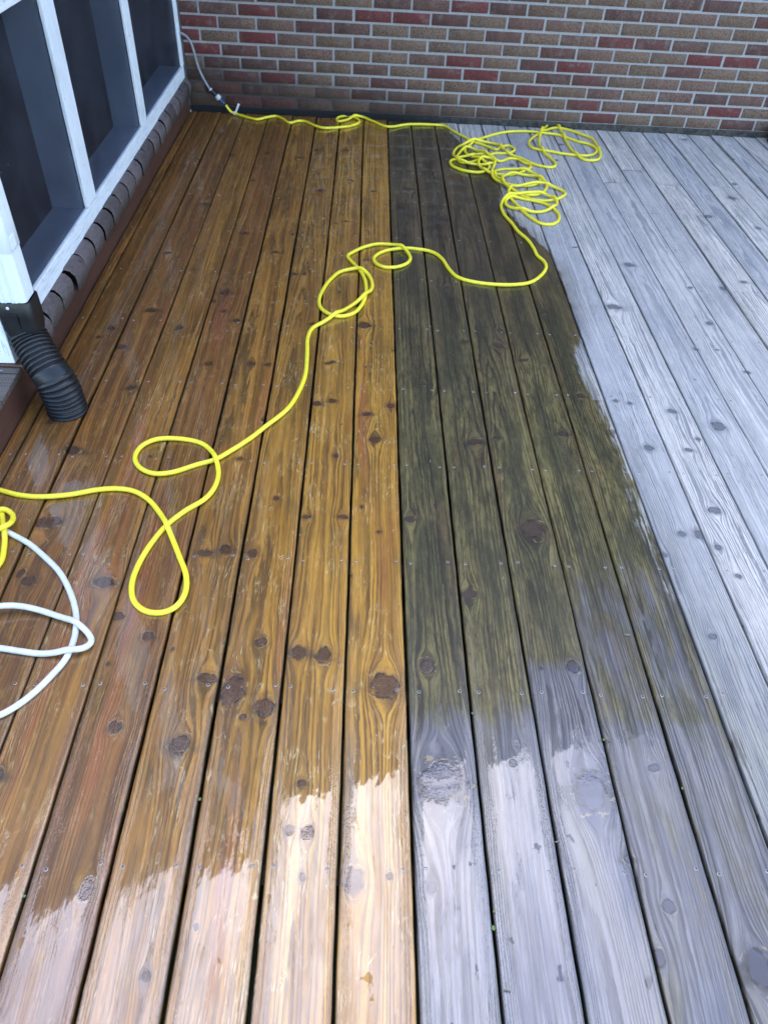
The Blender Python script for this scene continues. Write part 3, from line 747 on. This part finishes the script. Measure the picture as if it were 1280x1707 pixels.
def tube_rings(rings, name, mat, parent, cap=False):
    bm = bmesh.new(); R = [[bm.verts.new(p) for p in r] for r in rings]; n_ = len(R[0])
    for a in range(len(R) - 1):
        for i in range(n_): bm.faces.new((R[a][i], R[a][(i + 1) % n_], R[a + 1][(i + 1) % n_], R[a + 1][i]))
    if cap: bm.faces.new(R[0][::-1]); bm.faces.new(R[-1])
    return from_bm(name, bm, mat, parent, smooth=True)
SX, SY = -1.047, 2.090
def lower_rings():
    rs = []
    for z in (.352, .40, .5, .62):
        rs.append([(x, y, z) for x, y in rrect(SX, SY, .047, .040, .012, ribs=True)])
    return rs
tube_rings(lower_rings() + [[(x, y, .62) for x, y in rrect(SX, SY, .044, .037, .011, ribs=True)], [(x, y, .353) for x, y in rrect(SX, SY, .044, .037, .011, ribs=True)]], 'lower_pipe', M_SPOUT, ds)
up = []
for z in (.505, .507, .60, .9, 1.6, 3.2):
    up.append([(x, y, z) for x, y in rrect(SX, SY, .0492 if z > .506 else .0474, .0422 if z > .506 else .0404, .013, ribs=z > .56)]) if False else up.append([(x, y, z) for x, y in rrect(SX, SY, .0492 if z > .506 else .0474, .0422 if z > .506 else .0404, .013, ribs=True)])
tube_rings(up, 'upper_pipe', M_SPOUT, ds)
boxobj('joint_tab', (-.9983, -.9967, 2.063, 2.098, .512, .548), M_SPOUT, ds, bev=.0006)
# black boot + flexible corrugated pipe as one lofted surface
def boot():
    rings = []
    N_ = 48
    def rr_pts(cx, cy, z, hx, hy, r, f):       # f: 0 = rounded rectangle, 1 = circle of radius r
        out = []
        for i in range(N_):
            a = 2 * math.pi * i / N_
            c, s = math.cos(a), math.sin(a)
            p = 8
            k = 1 / ((abs(c / hx)) ** p + (abs(s / hy)) ** p) ** (1 / p)
            rad = k * (1 - f) + r * f
            out.append(Vector((cx + rad * c, cy + rad * s, z)))
        return out
    for z, f, g in ((.345, 0, -.004), (.3455, 0, 0), (.352, 0, .001), (.30, 0, .0035), (.262, .15, .004), (.240, .5, .005), (.228, .8, .004)):
        rings.append(rr_pts(SX + .002, SY, z, .050 + g, .043 + g, .052, f))
    rings = rings[1:]
    rings[0] = rr_pts(SX + .002, SY, .352, .0505, .0435, .05, 0); rings[1] = rr_pts(SX + .002, SY, .349, .0525, .0455, .05, 0)
    ctrl = [Vector(p) for p in ((SX + .002, SY - .002, .222), (-1.030, 2.070, .200), (-1.000, 2.035, .168), (-.972, 2.008, .135), (-.955, 1.996, .100), (-.948, 1.992, .05), (-.945, 1.990, .001))]
    # catmull path
    path = []
    for i in range(len(ctrl) - 1):
        p0, p1, p2, p3 = ctrl[max(i - 1, 0)], ctrl[i], ctrl[i + 1], ctrl[min(i + 2, len(ctrl) - 1)]
        for j in range(24):
            t = j / 24
            path.append(.5 * ((2 * p1) + (-p0 + p2) * t + (2 * p0 - 5 * p1 + 4 * p2 - p3) * t * t + (-p0 + 3 * p1 - 3 * p2 + p3) * t ** 3))
    path.append(ctrl[-1])
    L = [0]
    for a, b in zip(path, path[1:]): L.append(L[-1] + (b - a).length)
    tot = L[-1]; ns = 260; x_ax = Vector((1, 0, 0))
    for s_ in range(1, ns + 1):
        l = tot * s_ / ns; j = next(i for i in range(len(L) - 1) if L[i + 1] >= l - 1e-9)
        t = (l - L[j]) / max(1e-9, L[j + 1] - L[j]); p = path[j].lerp(path[j + 1], t)
        tg = (path[min(j + 2, len(path) - 1)] - path[max(j - 1, 0)]).normalized()
        xa = (x_ax - tg * x_ax.dot(tg)).normalized(); ya = tg.cross(xa)
        pitch = .0142
        w_ = abs(math.sin(math.pi * l / pitch)) ** .7
        r = .0560 + .0085 * (w_ - .5) + (.0035 if l > tot * .5 else 0)
        if abs(l - tot * .52) < .011: r = .0605
        rings.append([p + xa * r * math.cos(2 * math.pi * i / N_) - ya * r * math.sin(2 * math.pi * i / N_) for i in range(N_)])
    # return inside so the wall has thickness
    end = rings[-1]; c_ = sum(end, Vector()) / N_
    rings.append([c_ + (v - c_) * .93 + Vector((0, 0, .0)) for v in end])
    rings.append([c_ + (v - c_) * .93 + Vector((0, 0, .05)) for v in end])
    tube_rings(rings, 'corrugated_elbow', M_BLK, ds)
    # moulded square on the boot
    bm = bmesh.new(); box(bm, -1.075, -1.035, SY - .0512, SY - .0490, .268, .318, bev=.001)
    from_bm('moulded_plate', bm, M_BLK, ds)
boot()
bm = bmesh.new(); bmesh.ops.create_uvsphere(bm, u_segments=12, v_segments=8, radius=.0052)
bmesh.ops.scale(bm, vec=(1, .5, 1), verts=bm.verts); bmesh.ops.translate(bm, vec=(-1.056, SY - .0495, .338), verts=bm.verts)
from_bm('rivet', bm, M_TAG, ds, smooth=True)

# ================================================================== HOSES
def crop(o, s, l): return [(o[0] + x / s, o[1] + y / s) for x, y in l]
RY = .0074; RWH = .0076
yel = []
yel += crop((370, 170), 5.12, [(90, 85), (200, 120), (300, 142), (380, 125), (460, 115), (520, 140), (580, 172), (650, 155), (710, 160), (790, 195), (870, 215), (1000, 210), (1110, 195), (1172, 165), (1150, 135), (1090, 116), (1020, 118), (977, 140), (995, 160), (1070, 145), (1140, 126), (1200, 125), (1280, 155)])
yel += [(647, 210), (682, 206), (727, 207)]
T1 = (740, 200), 9.143
yel += crop(*T1, [(0, 75), (150, 165), (300, 245), (440, 320), (600, 370), (720, 420), (800, 445), (870, 405), (980, 380), (1072, 430), (1030, 482), (900, 500), (780, 498), (640, 550), (500, 605), (380, 640), (260, 632), (190, 590), (120, 600), (95, 640), (130, 690), (250, 745), (420, 780), (560, 785), (665, 745), (690, 685), (600, 620), (440, 560), (330, 490), (330, 420), (400, 370), (480, 305), (600, 260), (720, 222), (850, 190), (1000, 167), (1180, 162)])
T2 = (870, 195), 9.143
yel += crop(*T2, [(150, 213), (350, 235), (550, 262), (700, 310), (850, 362), (1020, 405), (1115, 455), (1140, 510), (1080, 565), (980, 580), (850, 575), (720, 560), (600, 545), (450, 515), (300, 495), (160, 460), (105, 395), (130, 335), (220, 270), (350, 200), (450, 165), (540, 155), (700, 185), (900, 250), (1060, 315), (1120, 385), (1165, 480), (1195, 570), (1150, 640), (1000, 650), (910, 625), (820, 570), (740, 470), (660, 340), (600, 225), (550, 145), (480, 98), (400, 115), (330, 180), (280, 260), (262, 350), (275, 440), (340, 540), (440, 620), (500, 680), (500, 740), (420, 757), (280, 735), (120, 685), (0, 625)])
yel += crop(*T1, [(1080, 545), (970, 510), (890, 430), (800, 370), (650, 333), (430, 342), (260, 380), (160, 460), (148, 540), (210, 615), (330, 652), (500, 668), (660, 688), (745, 660), (735, 590), (650, 530), (520, 520), (420, 555), (300, 552), (205, 560), (230, 500), (310, 440), (400, 420), (500, 465), (620, 530), (720, 590), (830, 630), (930, 600), (1000, 575), (1130, 590), (1240, 650)])
T3 = (810, 270), 9.143
yel += crop(*T3, [(650, 20), (683, 65), (600, 120), (450, 172), (300, 185), (130, 170), (0, 145)])
yel += crop(*T1, [(570, 735), (520, 670), (570, 610), (680, 600), (770, 650), (750, 720), (728, 790)])
yel += crop(*T3, [(100, 210), (180, 275), (270, 310), (400, 340), (600, 355), (760, 332), (825, 280), (800, 220), (680, 150), (450, 105), (250, 102), (140, 145), (150, 215), (260, 320), (400, 420), (600, 490), (780, 490), (880, 440), (925, 370), (890, 290), (780, 228), (600, 192), (420, 185), (300, 210), (235, 280), (270, 350), (400, 435), (550, 510), (750, 570), (950, 580), (1120, 540), (1210, 470), (1150, 420), (1000, 370), (820, 335), (620, 360), (440, 390), (350, 450), (352, 510), (430, 600), (560, 740), (700, 850), (850, 930), (1000, 940), (1100, 890), (1110, 800), (1030, 700), (880, 620), (650, 570), (420, 540), (310, 580), (315, 650), (450, 710), (700, 755), (900, 740), (1050, 680), (1078, 600), (1000, 540), (870, 490), (670, 492), (450, 515), (290, 560), (232, 640), (270, 780), (400, 930)])
T5 = (700, 360), 5.333
yel += crop(*T5, [(870, 130), (955, 205), (1012, 285), (1045, 350), (1095, 390), (1122, 445), (1080, 520), (980, 585), (850, 605), (650, 602), (450, 575), (330, 535), (260, 470), (200, 380), (140, 330), (70, 303)])
T4 = (500, 380), 5.818
yel += crop(*T4, [(1150, 200), (1050, 190), (950, 195), (850, 210), (760, 245), (715, 290), (740, 340), (830, 375), (950, 370), (1040, 335), (1070, 290), (1040, 230), (960, 180), (870, 155), (750, 150), (620, 180), (520, 225), (462, 265), (500, 320), (560, 380), (610, 450), (640, 550), (635, 650), (600, 740), (520, 820), (410, 850), (300, 835), (210, 780), (185, 700), (220, 600), (300, 490), (400, 415), (500, 400), (580, 410), (660, 450), (700, 530), (690, 600), (640, 655), (560, 710), (450, 780), (340, 850), (230, 905)])
yel += [(521, 546), (513, 562), (512, 584), (509, 623), (500, 648), (480, 680), (440, 712)]
T6 = (0, 700), 3.048
yel += crop(*T6, [(1280, 85), (1180, 150), (1090, 200), (1000, 225), (870, 265), (780, 270), (710, 240), (685, 190), (720, 130), (800, 95), (930, 95), (1030, 120), (1080, 170), (1110, 260), (1090, 340), (1040, 400), (940, 460), (850, 530), (780, 610), (710, 720), (670, 830), (680, 920), (740, 970), (820, 978), (890, 950), (940, 880), (945, 790), (910, 690), (870, 590), (810, 470), (750, 400), (680, 360), (600, 347), (500, 352), (350, 378), (200, 388), (100, 380), (0, 355)])
yel += [(-50, 805), (-80, 818), (-60, 830), (-20, 838), (0, 850), (5, 868), (9, 890), (7, 912), (0, 938), (-25, 960), (-60, 950), (-50, 915), (-15, 895), (5, 891), (18, 884), (24, 870), (20, 858), (8, 853), (-8, 860), (-25, 880), (-45, 900)]
wht = crop(*T6, [(-220, 520), (-100, 520), (0, 550), (60, 580), (150, 630), (220, 690), (300, 770), (350, 860), (380, 950), (388, 1030), (375, 1120), (330, 1220), (270, 1290), (180, 1380), (90, 1450), (0, 1500), (-150, 1540), (-300, 1480), (-340, 1300), (-280, 1120), (-140, 1000), (0, 970), (100, 962), (200, 975), (300, 1005), (400, 1050), (450, 1090), (466, 1130), (430, 1165), (350, 1185), (220, 1190), (100, 1175), (0, 1160), (-140, 1150), (-300, 1190)])
def resample(P, step):
    P = np.array(P, float); out = []
    n_ = len(P)
    for i in range(n_ - 1):   # centripetal catmull-rom
        p0, p1, p2, p3 = P[max(i - 1, 0)], P[i], P[i + 1], P[min(i + 2, n_ - 1)]
        if i == 0: p0 = 2 * p1 - p2
        if i == n_ - 2: p3 = 2 * p2 - p1
        t0 = 0; t1 = t0 + max(1e-4, np.linalg.norm(p1 - p0)) ** .5; t2 = t1 + max(1e-4, np.linalg.norm(p2 - p1)) ** .5; t3 = t2 + max(1e-4, np.linalg.norm(p3 - p2)) ** .5
        for t in np.linspace(t1, t2, 24, endpoint=False):
            A1 = (t1 - t) / (t1 - t0) * p0 + (t - t0) / (t1 - t0) * p1; A2 = (t2 - t) / (t2 - t1) * p1 + (t - t1) / (t2 - t1) * p2; A3 = (t3 - t) / (t3 - t2) * p2 + (t - t2) / (t3 - t2) * p3
            B1 = (t2 - t) / (t2 - t0) * A1 + (t - t0) / (t2 - t0) * A2; B2 = (t3 - t) / (t3 - t1) * A2 + (t - t1) / (t3 - t1) * A3
            out.append((t2 - t) / (t2 - t1) * B1 + (t - t1) / (t2 - t1) * B2)
    out.append(P[-1]); out = np.array(out)
    L = np.concatenate([[0], np.cumsum(np.linalg.norm(np.diff(out, axis=0), axis=1))])
    s_ = np.arange(0, L[-1], step)
    return np.stack([np.interp(s_, L, out[:, i]) for i in range(out.shape[1])], 1)
def smooth1(Z, n_=1, w_=.5):
    for _ in range(n_):
        Z2 = Z.copy(); Z2[1:-1] = Z[1:-1] * (1 - w_) + (Z[:-2] + Z[2:]) * .5 * w_; Z = Z2
    return Z
STEP = .005
paths = [(resample([gnd(*p, z=.009) for p in wht], STEP), RWH), (resample([gnd(*p, z=.010) for p in yel], STEP), RY)]
paths = [(smooth1(P, 3), r) for P, r in paths]
XY = np.concatenate([p for p, _ in paths]); RR = np.concatenate([np.full(len(p), r) for p, r in paths])
ID = np.concatenate([np.full(len(p), i * 100000) + np.arange(len(p)) for i, (p, _) in enumerate(paths)])
Z = RR + .0012
cell = {}
pairs = []
for i, (x, y) in enumerate(XY):
    c = (int(math.floor(x / .018)), int(math.floor(y / .018)))
    for dx in (-1, 0, 1):
        for dy in (-1, 0, 1):
            for j in cell.get((c[0] + dx, c[1] + dy), ()):
                if ID[i] - ID[j] > 14:
                    d = math.hypot(x - XY[j, 0], y - XY[j, 1]); s_ = RR[i] + RR[j]
                    if d < s_ * .98: pairs.append((j, i, math.sqrt(s_ * s_ - d * d)))
    cell.setdefault(c, []).append(i)
n0 = len(paths[0][0])
base = RR + .0012
for it in range(60):
    for j, i, h in pairs:
        need = Z[j] + h * .97 - Z[i]
        if need > 0: Z[i] += need
    # limited slope so the tube drapes over what it crosses
    for a, b in ((0, n0), (n0, len(Z))):
        z_ = Z[a:b]
        for m_ in range(1, len(z_)): z_[m_] = max(z_[m_], z_[m_ - 1] - .0017)
        for m_ in range(len(z_) - 2, -1, -1): z_[m_] = max(z_[m_], z_[m_ + 1] - .0017)
        if it % 3 == 0: z_[:] = np.maximum(smooth1(z_, 2), base[a:b])
        z_[:] = np.minimum(z_, .075)
Zs = []
for a, b in ((0, n0), (n0, len(Z))): Zs.append(smooth1(Z[a:b], 3))
# the second white loop springs clear of the deck
zw = Zs[0]; sw = np.arange(n0) / n0
zw += .020 * np.exp(-((sw - .66) / .07) ** 2)
def tube(name, P3, rad, mat, parent=None, nseg=14, caps=True):
    P3 = np.asarray(P3, float); n_ = len(P3)
    T = np.gradient(P3, axis=0); T /= np.linalg.norm(T, axis=1)[:, None]
    up_ = np.array([0, 0, 1.0]); A = np.cross(T, up_); A /= np.maximum(1e-6, np.linalg.norm(A, axis=1))[:, None]; B = np.cross(A, T)
    rad = np.broadcast_to(np.asarray(rad, float), (n_,))
    ang = np.arange(nseg) / nseg * 2 * np.pi
    V = P3[:, None] + rad[:, None, None] * (A[:, None] * np.cos(ang)[None, :, None] + B[:, None] * np.sin(ang)[None, :, None])
    V = V.reshape(-1, 3)
    ii = np.arange(n_ - 1)[:, None] * nseg; jj = np.arange(nseg)[None]; j2 = (jj + 1) % nseg
    q = np.stack([ii + jj, ii + nseg + jj, ii + nseg + j2, ii + j2], -1).reshape(-1, 4)
    cp = []
    for b, fl in ((0, 0), ((n_ - 1) * nseg, 1)):
        for a in range(nseg // 2 - 1):
            qd = [b + a, b + a + 1, b + nseg - 2 - a, b + nseg - 1 - a]; cp.append(qd[::-1] if fl else qd)
    me = grid_mesh(name, V, np.concatenate([q, np.array(cp)]))
    return link(name, me, mat, parent)
# yellow start: rise to the coupling at the wall
def wallpt(px, py, y=5.035):
    d = ray(px, py); t = y / d[1]; return np.array([d[0] * t, y, CAM_H + d[2] * t])
yp = np.concatenate([paths[1][0], Zs[1][:, None]], 1)
start = wallpt(200 + 940 / 5.333, 930 / 5.333, 5.02); start[2] = max(start[2], .03)
mid = (start + yp[6]) / 2; mid[2] = .016
yp = np.concatenate([resample([start, mid, yp[6]], STEP), yp[7:]])
for ax in range(3): yp[:40, ax] = smooth1(yp[:40, ax], 4)
yh = tube('yellow_hose', yp, RY, M_YEL)
tag(yh, 'long bright yellow garden hose winding and looping across the wet deck', 'hose')
wh = tube('white_hose', np.concatenate([paths[0][0], zw[:, None]], 1), RWH, M_WHT)
tag(wh, 'thick white hose looping in from the left edge of the deck near the camera', 'hose')
# grey lead from the porch corner
gp = [(-1.135, 5.045, .425)] + [wallpt(200 + x / 5.333, y / 5.333, yy) for x, y, yy in ((563, 300, 5.045), (610, 342, 5.04), (650, 430, 5.04), (680, 540, 5.04), (720, 650, 5.04), (780, 760, 5.035), (803, 795, 5.032))]
gr = tube('grey_hose', resample(gp, .006), .0068, M_GRY)
tag(gr, 'thin grey hose hanging down the brick wall from the porch corner', 'hose')
cpl = empty('hose_coupling', tuple(wallpt(366, 162)))
tag(cpl, 'black and blue hose coupling with white collar near the brick wall foot', 'coupling')
def seg(a, b, n_=8, y=5.03):
    A_, B_ = wallpt(200 + a[0] / 5.333, a[1] / 5.333, y), wallpt(200 + b[0] / 5.333, b[1] / 5.333, y)
    return np.array([A_ + (B_ - A_) * i / (n_ - 1) for i in range(n_)])
tube('collar_ring', seg((800, 785), (812, 800), 5), [.0085, .011, .0115, .011, .009], M_PLUG, cpl)
tube('black_sleeve', seg((808, 795), (862, 852)), [.010, .0125, .0128, .0120, .0130, .0130, .0125, .010], M_BLK, cpl)
tube('white_collar', seg((855, 842), (888, 880)), [.010, .0155, .017, .0172, .0172, .017, .0155, .010], M_PLUG, cpl)
tube('blue_connector', seg((884, 876), (930, 922)), [.010, .0125, .0125, .011, .0095, .0095, .009, .0085], M_BLUE, cpl)
tagp = yp[14]
tg_ = empty('hose_tag', tuple(tagp)); tag(tg_, 'small white plastic tag looped round the yellow hose beside the coupling', 'tag')
a_ = np.linspace(0, 2 * np.pi, 17)
T_ = yp[17] - yp[11]; T_ /= np.linalg.norm(T_); S_ = np.cross(T_, (0, 0, 1)); S_ /= np.linalg.norm(S_); N2 = np.cross(S_, T_)
ring = np.array([tagp + (S_ * math.cos(t) + N2 * math.sin(t)) * (RY + .0022) for t in a_])
bm = bmesh.new(); prev = None
for rp in ring[:-1]:
    c_ = Vector(rp); d_ = Vector(rp - tagp).normalized(); t_ = Vector(T_)
    cur = [bm.verts.new(c_ + t_ * a + d_ * b) for a, b in ((-.005, -.0012), (.005, -.0012), (.005, .0014), (-.005, .0014))]
    if prev:
        for i in range(4): bm.faces.new((prev[i], prev[(i + 1) % 4], cur[(i + 1) % 4], cur[i]))
    else: first = cur
    prev = cur
for i in range(4): bm.faces.new((prev[i], prev[(i + 1) % 4], first[(i + 1) % 4], first[i]))
from_bm('strap', bm, M_TAG, tg_)
bm = bmesh.new(); box(bm, -.006, .006, -.0012, .0012, 0, .052, bev=.0008)
bmesh.ops.transform(bm, matrix=Matrix.Translation(Vector(tagp) + Vector((.008, 0, RY + .001))) @ Matrix.Rotation(.45, 4, 'Y'), verts=bm.verts)
from_bm('tag_plate', bm, M_TAG, tg_)

# ================================================================== POT at the right edge
def pot():
    c = gnd(1272, 238); cx, cy = 2.605, 4.955
    prof = [(.0, .0), (.078, .0), (.092, .006), (.098, .022), (.100, .05), (.099, .075), (.096, .088), (.090, .094), (.082, .090), (.078, .05), (.0, .045)]
    bm = bmesh.new(); n_ = 40; rings = []
    for r_, z_ in prof:
        rings.append([bm.verts.new((cx + max(r_, .001) * math.cos(2 * math.pi * i / n_), cy + max(r_, .001) * math.sin(2 * math.pi * i / n_), z_ + .002)) for i in range(n_)])
    for a in range(len(rings) - 1):
        for i in range(n_): bm.faces.new((rings[a][i], rings[a][(i + 1) % n_], rings[a + 1][(i + 1) % n_], rings[a + 1][i]))
    o = from_bm('round_bowl', bm, mat_simple('dark_rubber', (.018, .014, .018), .5), smooth=True)
    tag(o, 'dark rounded bowl cut by the right edge, standing on the deck against the brick wall', 'bowl')
pot()

# ================================================================== BITS IN THE GAPS
def leafbit(px, py, s, label, twig=False, cat='leaf'):
    g = gnd(px, py); bm = bmesh.new()
    n_ = 8
    pr_ = [(0, 0), (.25, .32), (.55, .40), (.85, .22), (1, 0), (.85, -.2), (.55, -.38), (.25, -.3)]
    if twig: pr_ = [(a, b * .22) for a, b in pr_]
    rot = random.uniform(0, 6); up_ = [bm.verts.new(((a - .5) * s * math.cos(rot) - b * s * math.sin(rot), (a - .5) * s * math.sin(rot) + b * s * math.cos(rot), .001 + .25 * s * (a - .5) ** 2 + (.0012 if i % 2 else 0))) for i, (a, b) in enumerate(pr_)]
    f = bm.faces.new(up_); ext = bmesh.ops.extrude_face_region(bm, geom=[f])
    bmesh.ops.translate(bm, vec=(0, 0, .0014 if not twig else .0025), verts=[v for v in ext['geom'] if isinstance(v, bmesh.types.BMVert)])
    o = from_bm('twig' if twig else 'leaf_bit', bm, M_TWIG if twig else M_LEAF)
    o.location = (g[0], g[1], -.001 if not twig else .001)
    tag(o, label, cat, 'specks of leaf and twig in the deck gaps')
for px, py, sz, lb in ((333, 1333, .008, 'tiny green leaf speck in a gap between honey brown boards, below the large knots'),
        (787, 1190, .006, 'tiny green leaf speck between olive boards, farthest of the green specks from the camera'),
        (1006, 1234, .007, 'tiny green leaf speck in the gap beside the large knot of a silver board'),
        (1137, 1315, .007, 'tiny green leaf speck farthest right, in a gap between brown grey boards'),
        (822, 1548, .010, 'larger of two green leaf specks lying in one gap between silver boards'),
        (823, 1520, .006, 'smaller of two green leaf specks lying in one gap between silver boards'),
        (41, 1495, .007, 'tiny green leaf speck farthest left, in a gap near the bottom left corner')):
    leafbit(px, py, sz, lb)
for px, py, sz, lb in ((845, 1652, .016, 'pale bit of twig lying on a silver board near the bottom edge'),
        (1045, 1060, .018, 'pale bit of twig lodged where the olive boards turn grey'),
        (928, 1405, .012, 'pale bit of twig in a gap between silver boards below the large knot'),
        (838, 965, .014, 'pale bit of twig in an olive board gap, just below the darkest round knot'),
        (717, 770, .013, 'pale bit of twig on the dark olive board beside the last honey board'),
        (716, 545, .014, 'pale bit of twig on the dark boards, nearest below the small hose loop')):
    leafbit(px, py, sz, lb, True, 'twig')
